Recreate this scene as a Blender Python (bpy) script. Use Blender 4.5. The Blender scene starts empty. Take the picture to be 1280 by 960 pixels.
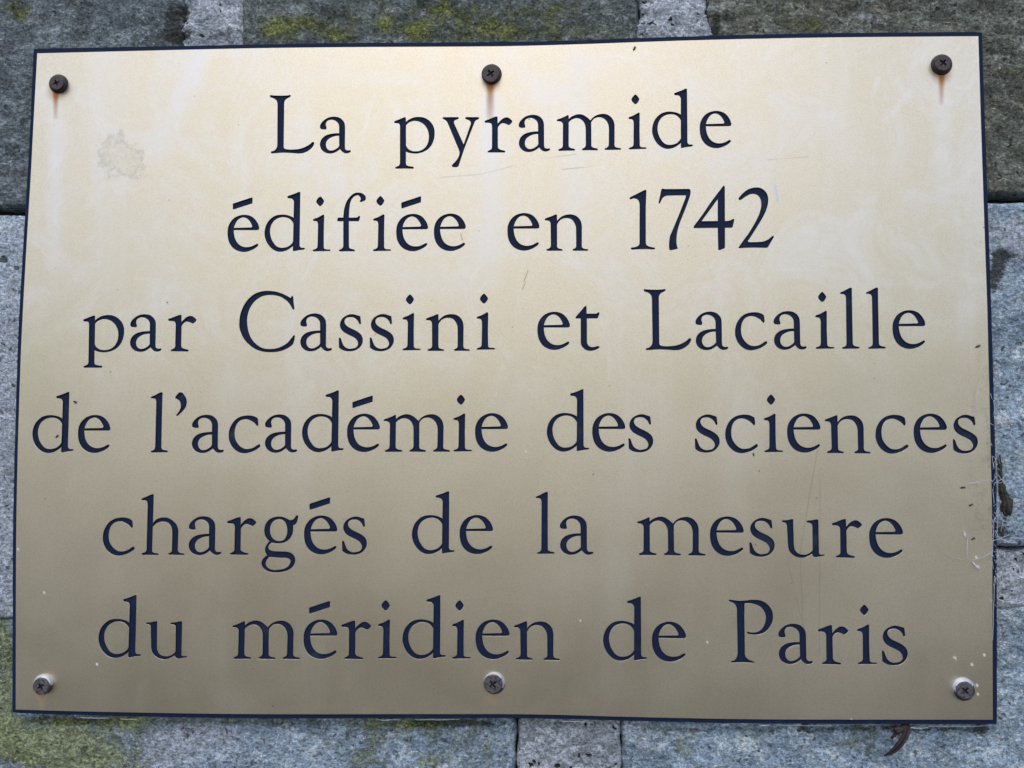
import bpy, bmesh, math, random
from mathutils import Vector, Matrix, noise
random.seed(7)
SC = bpy.context.scene
COL = SC.collection

# ------------------------------------------------------------------ camera
PZ = 1.60                      # height of the plaque's centre above the ground (m)
FPX, HU = 1000.0, 0.35         # focal length in px of a 1280 px wide picture, plaque height
CAM = Vector((0.06390588 * HU, -1.1815605 * HU, PZ - 0.06832619 * HU))
V = Vector((-0.03423263, 0.9984423, 0.04405798)).normalized()
U = Vector((-0.00028338, -0.04409351, 0.99902737))
U = (U - V * U.dot(V)).normalized()
R = V.cross(U).normalized()
cd = bpy.data.cameras.new('camera')
cam = bpy.data.objects.new('camera', cd)
COL.objects.link(cam)
cam.matrix_world = Matrix(((R.x, U.x, -V.x, CAM.x), (R.y, U.y, -V.y, CAM.y), (R.z, U.z, -V.z, CAM.z), (0, 0, 0, 1)))
cd.sensor_width = 36
cd.lens = FPX / 1280 * 36
cd.clip_start = 0.01
cd.clip_end = 2000
SC.camera = cam

# ------------------------------------------------------------------ light
SUN_EL, SUN_AZ = 51, 6        # degrees; azimuth measured from straight in front of the wall towards the left
world = bpy.data.worlds.new('World')
SC.world = world
world.use_nodes = True
wn = world.node_tree
bg = wn.nodes['Background']
sky = wn.nodes.new('ShaderNodeTexSky')
sky.sky_type = 'NISHITA'
sky.sun_disc = False
sky.sun_elevation = math.radians(SUN_EL)
sky.sun_rotation = math.radians(180 + SUN_AZ)
sky.air_density = 1.0
sky.dust_density = 2.0
sky.ozone_density = 1.0
wn.links.new(sky.outputs[0], bg.inputs[0])
bg.inputs[1].default_value = 0.13
sd = bpy.data.lights.new('sun', 'SUN')
sd.energy = 0.5
sd.angle = math.radians(100)
sd.color = (1.0, 0.975, 0.94)
sun = bpy.data.objects.new('sun', sd)
COL.objects.link(sun)
el, az = math.radians(SUN_EL), math.radians(SUN_AZ)
sdir = Vector((-math.sin(az) * math.cos(el), -math.cos(az) * math.cos(el), math.sin(el)))
sun.rotation_euler = sdir.to_track_quat('Z', 'Y').to_euler()
sun.location = (-1, -3, 5)
SC.cycles.max_bounces = 6
SC.cycles.diffuse_bounces = 3
SC.view_settings.view_transform = 'Standard'
SC.view_settings.look = 'None'
SC.view_settings.gamma = 1
SC.view_settings.exposure = 0.48

# ------------------------------------------------------------------ picture position -> point on a plane parallel to the wall
def P(x, y, depth=0.0):
    d = R * ((x - 640) / FPX) + U * ((480 - y) / FPX) + V
    t = (depth - CAM.y) / d.y
    p = CAM + d * t
    return (p.x, p.z - PZ)
MM = 0.00041                   # about one picture pixel on the plaque, in metres

# ------------------------------------------------------------------ node helpers
class NT:
    def __init__(s, name):
        s.m = bpy.data.materials.new(name)
        s.m.use_nodes = True
        s.t = s.m.node_tree
        s.b = s.t.nodes['Principled BSDF']
        s.tc = s.t.nodes.new('ShaderNodeTexCoord')
    def put(s, inp, v):
        if isinstance(v, bpy.types.NodeSocket): s.t.links.new(v, inp)
        elif v is not None:
            if hasattr(inp.default_value, '__len__') and not hasattr(v, '__len__'): v = [v] * len(inp.default_value)
            inp.default_value = v
    def M(s, op, a, b=None, c=None, clamp=False):
        n = s.t.nodes.new('ShaderNodeMath'); n.operation = op; n.use_clamp = clamp
        for i, v in enumerate((a, b, c)):
            if v is not None: s.put(n.inputs[i], v)
        return n.outputs[0]
    def sep(s, v):
        n = s.t.nodes.new('ShaderNodeSeparateXYZ'); s.put(n.inputs[0], v); return n.outputs
    def noise(s, scale, detail=4, rough=.55, vec=None, dist=0.0):
        n = s.t.nodes.new('ShaderNodeTexNoise')
        s.put(n.inputs['Vector'], vec if vec is not None else s.tc.outputs['Object'])
        n.inputs['Scale'].default_value = scale; n.inputs['Detail'].default_value = detail
        n.inputs['Roughness'].default_value = rough; n.inputs['Distortion'].default_value = dist
        return n.outputs['Fac']
    def voro(s, scale, vec=None, feature='F1', rnd=1.0):
        n = s.t.nodes.new('ShaderNodeTexVoronoi'); n.feature = feature
        s.put(n.inputs['Vector'], vec if vec is not None else s.tc.outputs['Object'])
        n.inputs['Scale'].default_value = scale; n.inputs['Randomness'].default_value = rnd
        return n.outputs
    def mapping(s, scale=(1, 1, 1), rot=(0, 0, 0), loc=(0, 0, 0)):
        n = s.t.nodes.new('ShaderNodeMapping'); s.put(n.inputs[0], s.tc.outputs['Object'])
        n.inputs['Scale'].default_value = scale; n.inputs['Rotation'].default_value = rot; n.inputs['Location'].default_value = loc
        return n.outputs[0]
    def ramp(s, v, lo, hi, a=0.0, b=1.0):
        n = s.t.nodes.new('ShaderNodeMapRange'); n.interpolation_type = 'SMOOTHSTEP'
        s.put(n.inputs[0], v); n.inputs[1].default_value = lo; n.inputs[2].default_value = hi
        n.inputs[3].default_value = a; n.inputs[4].default_value = b
        return n.outputs[0]
    def mix(s, f, a, b):
        n = s.t.nodes.new('ShaderNodeMix'); n.data_type = 'RGBA'
        s.put(n.inputs[0], f)
        for i, v in ((6, a), (7, b)):
            if not isinstance(v, bpy.types.NodeSocket): v = (*v[:3], 1)
            s.put(n.inputs[i], v)
        return n.outputs[2]
    def attr(s, name):
        n = s.t.nodes.new('ShaderNodeAttribute'); n.attribute_name = name; return n.outputs['Color']
    def bump(s, h, dist, strength=1.0, normal=None):
        n = s.t.nodes.new('ShaderNodeBump'); s.put(n.inputs['Height'], h)
        n.inputs['Distance'].default_value = dist; n.inputs['Strength'].default_value = strength
        if normal is not None: s.put(n.inputs['Normal'], normal)
        return n.outputs[0]
    def out(s, color=None, rough=None, metal=None, normal=None, spec=None):
        for k, v in (('Base Color', color), ('Roughness', rough), ('Metallic', metal), ('Normal', normal), ('Specular IOR Level', spec)):
            if v is None: continue
            if k == 'Base Color' and not isinstance(v, bpy.types.NodeSocket): v = (*v[:3], 1)
            s.put(s.b.inputs[k], v)
        return s.m

PB = 0.175                     # objects of the plaque have their origin at its lower edge
# ------------------------------------------------------------------ materials
def mat_navy():
    n = NT('navy_enamel')
    g = n.noise(900, 3)
    d = n.ramp(n.noise(60, 5, .6), .55, .75)
    c = n.mix(g, (.009, .016, .044), (.015, .026, .064))
    c = n.mix(n.M('MULTIPLY', d, .25), c, (.09, .11, .15))
    sp = n.ramp(n.noise(1600, 2, .5), .70, .78)
    c = n.mix(n.M('MULTIPLY', sp, .35), c, (.25, .28, .34))
    return n.out(c, n.ramp(g, .3, .7, .5, .7), 0.0, n.bump(g, .00015, .5), .08)

def mat_brass():
    n = NT('brushed_brass')
    xyz = n.sep(n.tc.outputs['Object'])
    X, Z = xyz[0], xyz[2]
    cache = {}
    def streak(a, b, w, wob=0.0):
        """soft capsule between two picture points, half width w px"""
        (ax, az_), (bx, bz) = P(*a), P(*b)
        az_ += PB; bz += PB
        dx, dz = bx - ax, bz - az_; L2 = dx * dx + dz * dz
        u = n.M('SUBTRACT', X, ax); v = n.M('SUBTRACT', Z, az_)
        t = n.M('MULTIPLY', n.M('ADD', n.M('MULTIPLY', u, dx), n.M('MULTIPLY', v, dz)), 1 / L2, clamp=True)
        ex = n.M('SUBTRACT', u, n.M('MULTIPLY', t, dx)); ez = n.M('SUBTRACT', v, n.M('MULTIPLY', t, dz))
        dd = n.M('SQRT', n.M('ADD', n.M('MULTIPLY', ex, ex), n.M('MULTIPLY', ez, ez)))
        if wob:
            if 'w' not in cache: cache['w'] = n.M('SUBTRACT', n.noise(55, 4, .6), .5)
            dd = n.M('ADD', dd, n.M('MULTIPLY', cache['w'], wob * MM))
        return n.ramp(dd, w * MM, 0), t
    def add(a, b): return n.M('ADD', a, b, clamp=True) if a is not None else b
    # broad tarnish clouds
    cloud = n.noise(9, 4, .6)
    fine = n.noise(1500, 3, .6)
    grain = n.noise(3800, 2, .6)
    vert = n.noise(26, 4, .6, n.mapping(scale=(1, 1, .16)))
    c = n.mix(n.ramp(cloud, .3, .7), (.610, .548, .418), (.685, .620, .495))
    c = n.mix(n.M('MULTIPLY', n.ramp(n.noise(1900, 3, .8), .42, .66), .42), c, (.36, .30, .22))
    # pale mineral film left by rain (upper part), in downward runs
    film = None
    for a, b, w, s_, wob in (((70, 140), (68, 330), 19, .60, 14), ((616, 135), (612, 350), 26, .65, 20), ((612, 118), (613, 190), 12, .45, 6),
                             ((722, 78), (712, 330), 34, .42, 34), ((1178, 115), (1180, 250), 18, .45, 16),
                             ((252, 62), (196, 196), 24, .60, 18), ((262, 66), (330, 62), 12, .30, 12),
                             ((1136, 118), (1108, 148), 10, .45, 14), ((1098, 98), (1090, 122), 5, .40, 6),
                             ((640, 70), (690, 130), 26, .25, 30), ((520, 100), (390, 96), 14, .28, 20), ((468, 120), (452, 178), 4, .30, 8),
                             ((560, 352), (380, 300), 40, .22, 60), ((1030, 150), (1085, 220), 30, .22, 50), ((410, 292), (378, 350), 5, .4, 8), ((905, 118), (760, 92), 30, .16, 40),
                             ((190, 300), (260, 420), 50, .14, 70)):
        m, t = streak(a, b, w, wob)
        fade = n.M('SUBTRACT', 1.0, n.M('MULTIPLY', n.M('MULTIPLY', t, t), .55))
        m = n.M('MULTIPLY', n.M('MULTIPLY', m, fade), s_)
        film = add(film, m)
    run = n.M('MULTIPLY', n.ramp(vert, .50, .74), n.ramp(Z, .10, .30, .10, .42))
    film = add(film, run)
    blotch = n.M('MULTIPLY', n.ramp(n.noise(24, 8, .74, dist=1.0), .42, .70), n.ramp(Z, .10, .26, .0, .55))
    film = add(film, blotch)
    film = n.M('MULTIPLY', film, n.ramp(n.noise(140, 4, .7), .2, .6, .65, 1.0), clamp=True)
    c = n.mix(n.M('MULTIPLY', film, .75), c, (.86, .86, .87))
    # smudge of dried splash
    (sx, sz) = P(150, 196)
    u = n.M('DIVIDE', n.M('SUBTRACT', X, sx), 31 * MM); v = n.M('DIVIDE', n.M('SUBTRACT', Z, sz + PB), 34 * MM)
    r = n.M('ADD', n.M('SQRT', n.M('ADD', n.M('MULTIPLY', u, u), n.M('MULTIPLY', v, v))), n.M('MULTIPLY', n.M('SUBTRACT', n.noise(48, 5, .75), .5), 3.4))
    ring = n.M('MULTIPLY', n.ramp(r, .45, .85), n.ramp(r, 1.05, .85))
    blot = n.M('ADD', n.M('MULTIPLY', ring, .40), n.M('MULTIPLY', n.ramp(r, .95, .5), .20))
    blot = n.M('MULTIPLY', blot, n.ramp(n.noise(420, 4, .7), .38, .6, .2, 1.0))
    c = n.mix(blot, c, (.34, .32, .27))
    # rust runs under the fixings
    rust = None
    for (x, y, ln, w, s_) in ((70, 112, 34, 5.5, .85), (613, 100, 46, 7.5, .85), (1177, 90, 38, 5.5, .85), (52, 862, 24, 6, .42), (616, 864, 16, 5, .25), (1205, 866, 10, 6, .15)):
        m, t = streak((x, y), (x - .5, y + ln), w, 3)
        m = n.M('MULTIPLY', n.M('MULTIPLY', m, n.M('SUBTRACT', 1.0, n.M('MULTIPLY', t, .72))), s_)
        rust = add(rust, m)
        m, t = streak((x + .5, y - 2), (x + .5, y + 3), 17, 3)
        rust = add(rust, n.M('MULTIPLY', m, s_ * .6))
    c = n.mix(n.M('MULTIPLY', rust, 1.15, clamp=True), c, (.46, .19, .055))
    # hairline scratches and drag marks
    scr = None
    for a, b, w, s_ in (((548, 222), (600, 218), 1.0, .25), ((600, 218), (640, 208), .9, .25), ((1022, 560), (1000, 690), 1.6, .22), ((1000, 690), (1004, 790), 1.4, .22),
                        ((1025, 600), (1024, 820), 1.5, .2), ((984, 700), (1008, 800), 1.2, .2), ((680, 198), (720, 193), 1.0, .3), ((960, 200), (1010, 196), .9, .3),
                        ((702, 212), (742, 208), .8, .35), ((655, 352), (660, 338), 1.3, .55), ((653, 362), (657, 352), 1.1, .5), ((578, 300), (576, 292), 1.2, .5)):
        m, t = streak(a, b, w, 2)
        scr = add(scr, n.M('MULTIPLY', m, s_))
    c = n.mix(scr, c, (.16, .14, .11))
    # blue-white scuff to the right of the date
    m, t = streak((969, 232), (972, 251), 3.0, 6)
    c = n.mix(n.M('MULTIPLY', m, .55), c, (.38, .46, .80))
    # lime spots, lower right
    spots = None
    for x, y, w in ((1193, 822, 3.2), (1214.5, 830, 2.4), (1230, 818, 2.2), (1221, 856, 2.6), (1222, 867, 2.4), (55, 740, 2.2), (121, 829.5, 2.4), (725, 775, 1.8), (884, 802, 1.8),
                    (22.5, 686, 2.2), (1220, 696, 2.4), (1222, 708, 2.8), (1206, 668, 2.6), (1064, 899, 1.8), (657, 564, 1.8)):
        m, t = streak((x, y), (x + .6, y + 1.2), w, 1)
        spots = add(spots, m)
    hol, t = streak((1192.6, 823.6), (1193.0, 824.6), 1.6)
    spots = n.M('SUBTRACT', spots, hol, clamp=True)
    c = n.mix(n.M('MULTIPLY', spots, .62), c, (.86, .88, .88))
    # scattered fly-dirt
    vo = n.voro(52, vec=n.mapping(scale=(1, .001, 1)))
    rnd = n.sep(vo['Color'])[0]
    rad = n.M('MULTIPLY', n.M('SUBTRACT', rnd, .45), .045)
    dots = n.M('MULTIPLY', n.ramp(n.M('SUBTRACT', vo['Distance'], rad), .010, -.004), .75)
    vo2 = n.voro(150, vec=n.mapping(scale=(1, .001, 1), loc=(3.1, 0, 1.7)))
    rad2 = n.M('MULTIPLY', n.M('SUBTRACT', n.sep(vo2['Color'])[1], .8), .35)
    dirtz = n.ramp(n.noise(22, 3, .6), .5, .66)
    dots2 = n.M('MULTIPLY', n.M('MULTIPLY', n.ramp(n.M('SUBTRACT', vo2['Distance'], rad2), .02, -.01), .55), dirtz)
    c = n.mix(n.M('ADD', dots, dots2, clamp=True), c, (.10, .085, .07))
    # grubby right edge
    (ex, _) = P(1236, 560)
    band = n.M('MULTIPLY', n.ramp(X, ex - .017, ex), n.ramp(n.noise(170, 4, .75), .48, .68))
    band = n.M('MULTIPLY', band, n.M('MULTIPLY', n.ramp(Z, P(0, 760)[1] + PB, P(0, 640)[1] + PB), n.ramp(Z, P(0, 400)[1] + PB, P(0, 500)[1] + PB)))
    c = n.mix(n.M('MULTIPLY', band, .5), c, (.30, .29, .27))
    dull = n.M('ADD', n.M('MULTIPLY', film, .55), n.M('ADD', rust, n.M('ADD', spots, n.M('MULTIPLY', scr, .5))), clamp=True)
    rough = n.M('ADD', n.M('ADD', n.ramp(cloud, .3, .7, .39, .46), n.M('MULTIPLY', dull, .22)), n.M('MULTIPLY', n.M('SUBTRACT', fine, .5), .12))
    metal = n.M('SUBTRACT', .97, n.M('MULTIPLY', dull, .75), clamp=True)
    h = n.M('ADD', n.M('MULTIPLY', grain, .6), n.M('MULTIPLY', fine, .4))
    nb = n.bump(h, .00008, .75)
    nb = n.bump(n.noise(7, 2, .5), .0012, .25, nb)
    return n.out(c, rough, metal, nb)

def mat_rust(name, shiny=0.0, grey=False):
    n = NT(name)
    a = n.noise(900, 5, .7); b = n.noise(350, 3, .6)
    c = n.mix(n.ramp(a, .35, .65), (.040, .037, .045) if grey else (.030, .024, .028), (.16, .15, .165) if grey else (.105, .085, .09))
    c = n.mix(n.M('MULTIPLY', n.ramp(b, .58, .72), .25 if grey else .6), c, (.13, .07, .045))
    met = .35
    if shiny:
        z = n.sep(n.tc.outputs['Normal'])[2]
        k = n.M('MULTIPLY', n.ramp(n.M('ADD', b, n.M('MULTIPLY', z, .35)), .42, .56), shiny)
        c = n.mix(k, c, (.72, .74, .78))
        met = n.M('ADD', .3, n.M('MULTIPLY', k, .6), clamp=True)
    return n.out(c, n.ramp(a, .3, .7, .45, .75), met, n.bump(a, .0002, .6))

def mat_plain(name, c1, c2, sc, rough=.8, bump=.0003):
    n = NT(name)
    a = n.noise(sc, 5, .65)
    return n.out(n.mix(n.ramp(a, .3, .7), c1, c2), rough, 0, n.bump(a, bump, .7))

def mat_stone(name, dark, mid, light, pit=.5, speck=.5, lich=(.20, .225, .05), moss=0.0, tint=(1.05, 1.0, .85)):
    n = NT(name)
    at = n.sep(n.attr('patch'))              # R lichen, G whitening, B dark crust and painted contact shadow under the plaque: patches with a shape of their own
    st = n.mapping(scale=(1, 1, 1.7), rot=(0, .15, 0))
    a = n.noise(24, 7, .74, dist=.4); m = n.noise(75, 8, .78, st, dist=.6); b = n.noise(230, 6, .8, st); f = n.noise(620, 4, .8)
    c = n.mix(n.ramp(a, .34, .64), dark, mid)
    c = n.mix(n.M('MULTIPLY', n.ramp(m, .47, .66), speck), c, light)
    c = n.mix(n.M('MULTIPLY', n.ramp(m, .45, .33), .75), c, tuple(x * .5 for x in dark))
    c = n.mix(n.M('MULTIPLY', n.ramp(n.noise(55, 5, .7, dist=.5), .52, .66), .35), c, tuple(x * y for x, y in zip(mid, tint)))
    c = n.mix(n.M('MULTIPLY', n.ramp(n.M('ADD', f, n.M('MULTIPLY', b, .7)), .95, 1.1), speck), c, tuple(min(.95, x * 1.35) for x in light))
    w = n.ramp(n.M('ADD', at[1], n.M('MULTIPLY', n.M('SUBTRACT', m, .5), 1.9)), .30, .75)
    c = n.mix(n.M('MULTIPLY', w, .8), c, n.mix(n.ramp(b, .35, .6), (.34, .38, .46), (.62, .69, .80)))
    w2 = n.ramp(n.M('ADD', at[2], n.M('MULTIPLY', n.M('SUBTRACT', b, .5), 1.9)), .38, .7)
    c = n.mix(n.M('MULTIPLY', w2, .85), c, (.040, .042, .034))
    l = n.ramp(n.M('ADD', n.M('ADD', at[0], moss), n.M('MULTIPLY', n.M('SUBTRACT', n.noise(120, 9, .86), .5), 2.9)), .34, 1.0)
    lc = n.mix(n.ramp(f, .4, .65), lich, tuple(x * 1.9 for x in lich))
    c = n.mix(n.M('MULTIPLY', l, .74), c, lc)
    wv = n.t.nodes.new('ShaderNodeVectorMath'); wv.operation = 'ADD'
    nz = n.t.nodes.new('ShaderNodeTexNoise'); nz.inputs['Scale'].default_value = 160; n.put(nz.inputs['Vector'], n.tc.outputs['Object'])
    sc_ = n.t.nodes.new('ShaderNodeVectorMath'); sc_.operation = 'SCALE'; sc_.inputs['Scale'].default_value = .009; n.put(sc_.inputs[0], nz.outputs['Color'])
    n.put(wv.inputs[0], n.tc.outputs['Object']); n.put(wv.inputs[1], sc_.outputs[0])
    vo = n.voro(300, wv.outputs[0]); rp = n.M('MULTIPLY', n.M('SUBTRACT', n.sep(vo['Color'])[0], .72), 1.3)
    p = n.M('MULTIPLY', n.ramp(n.M('SUBTRACT', vo['Distance'], rp), .14, -.08), pit)
    gr = n.M('MULTIPLY', n.ramp(n.noise(430, 7, .88, st), .37, .61, .30, 1.55), n.ramp(f, .35, .62, .7, 1.2))
    c = n.mix(p, c, (.03, .032, .03))
    mul = n.t.nodes.new('ShaderNodeMix'); mul.data_type = 'RGBA'; mul.blend_type = 'MULTIPLY'; mul.inputs[0].default_value = .9
    n.put(mul.inputs[6], c); n.put(mul.inputs[7], gr); c = mul.outputs[2]
    h = n.M('SUBTRACT', n.M('ADD', n.M('ADD', n.M('MULTIPLY', b, .8), n.M('MULTIPLY', m, .9)), n.M('ADD', n.M('MULTIPLY', f, .35), n.M('MULTIPLY', l, .3))), n.M('MULTIPLY', p, .7))
    return n.out(c, .92, 0, n.bump(h, .0026, 1.0), .25)

NAVY, BRASS = mat_navy(), mat_brass()
RUST, RUST_SH = mat_rust('rusted_iron'), mat_rust('worn_zinc', .95)
IRON = mat_rust('dulled_iron', 0, True)
RECESS = mat_plain('recess_black', (.006, .005, .006), (.02, .016, .016), 900)  # near-black, for the floor of the screw crosses

# ------------------------------------------------------------------ mesh helpers
def link(name, me, parent=None, mats=(), smooth=False):
    o = bpy.data.objects.new(name, me); COL.objects.link(o)
    for m in mats: me.materials.append(m)
    if parent: o.parent = parent
    if smooth:
        for p in me.polygons: p.use_smooth = True
    return o
def mesh(name, vs, fs):
    me = bpy.data.meshes.new(name); me.from_pydata(vs, [], fs); me.update(); return me
def empty(name, loc, label, cat, group=None):
    o = bpy.data.objects.new(name, None); COL.objects.link(o); o.location = loc; o.empty_display_size = .05
    tag(o, label, cat, group); return o
def tag(o, label, cat, group=None):
    o['label'] = label; o['category'] = cat
    if group: o['group'] = group
    return o
def fill(loops, half=0.0, bevel=0.0):
    """even-odd filled flat shape from closed loops of (x, z); optional side walls of 2*half"""
    cu = bpy.data.curves.new('outline', 'CURVE'); cu.dimensions = '2D'
    cu.fill_mode = 'FRONT' if half else 'FRONT'
    cu.extrude = half
    if bevel: cu.bevel_depth = bevel; cu.bevel_resolution = 0; cu.offset = -bevel
    for lp in loops:
        q = [lp[0]]
        for p in lp[1:]:
            if (p[0] - q[-1][0]) ** 2 + (p[1] - q[-1][1]) ** 2 > 1e-10: q.append(p)
        if (q[0][0] - q[-1][0]) ** 2 + (q[0][1] - q[-1][1]) ** 2 < 1e-10: q.pop()
        sp = cu.splines.new('POLY'); sp.points.add(len(q) - 1)
        for i, p in enumerate(q): sp.points[i].co = (p[0], p[1], 0, 1)
        sp.use_cyclic_u = True
    ob = bpy.data.objects.new('outline', cu); COL.objects.link(ob)
    me = bpy.data.meshes.new_from_object(ob.evaluated_get(bpy.context.evaluated_depsgraph_get()))
    bpy.data.objects.remove(ob); bpy.data.curves.remove(cu)
    return me
def stand(me, y):
    """flat xy mesh -> upright, its front towards the camera at depth y"""
    me.transform(Matrix(((1, 0, 0, 0), (0, 0, -1, y), (0, 1, 0, PB), (0, 0, 0, 1))))
    return me

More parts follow.
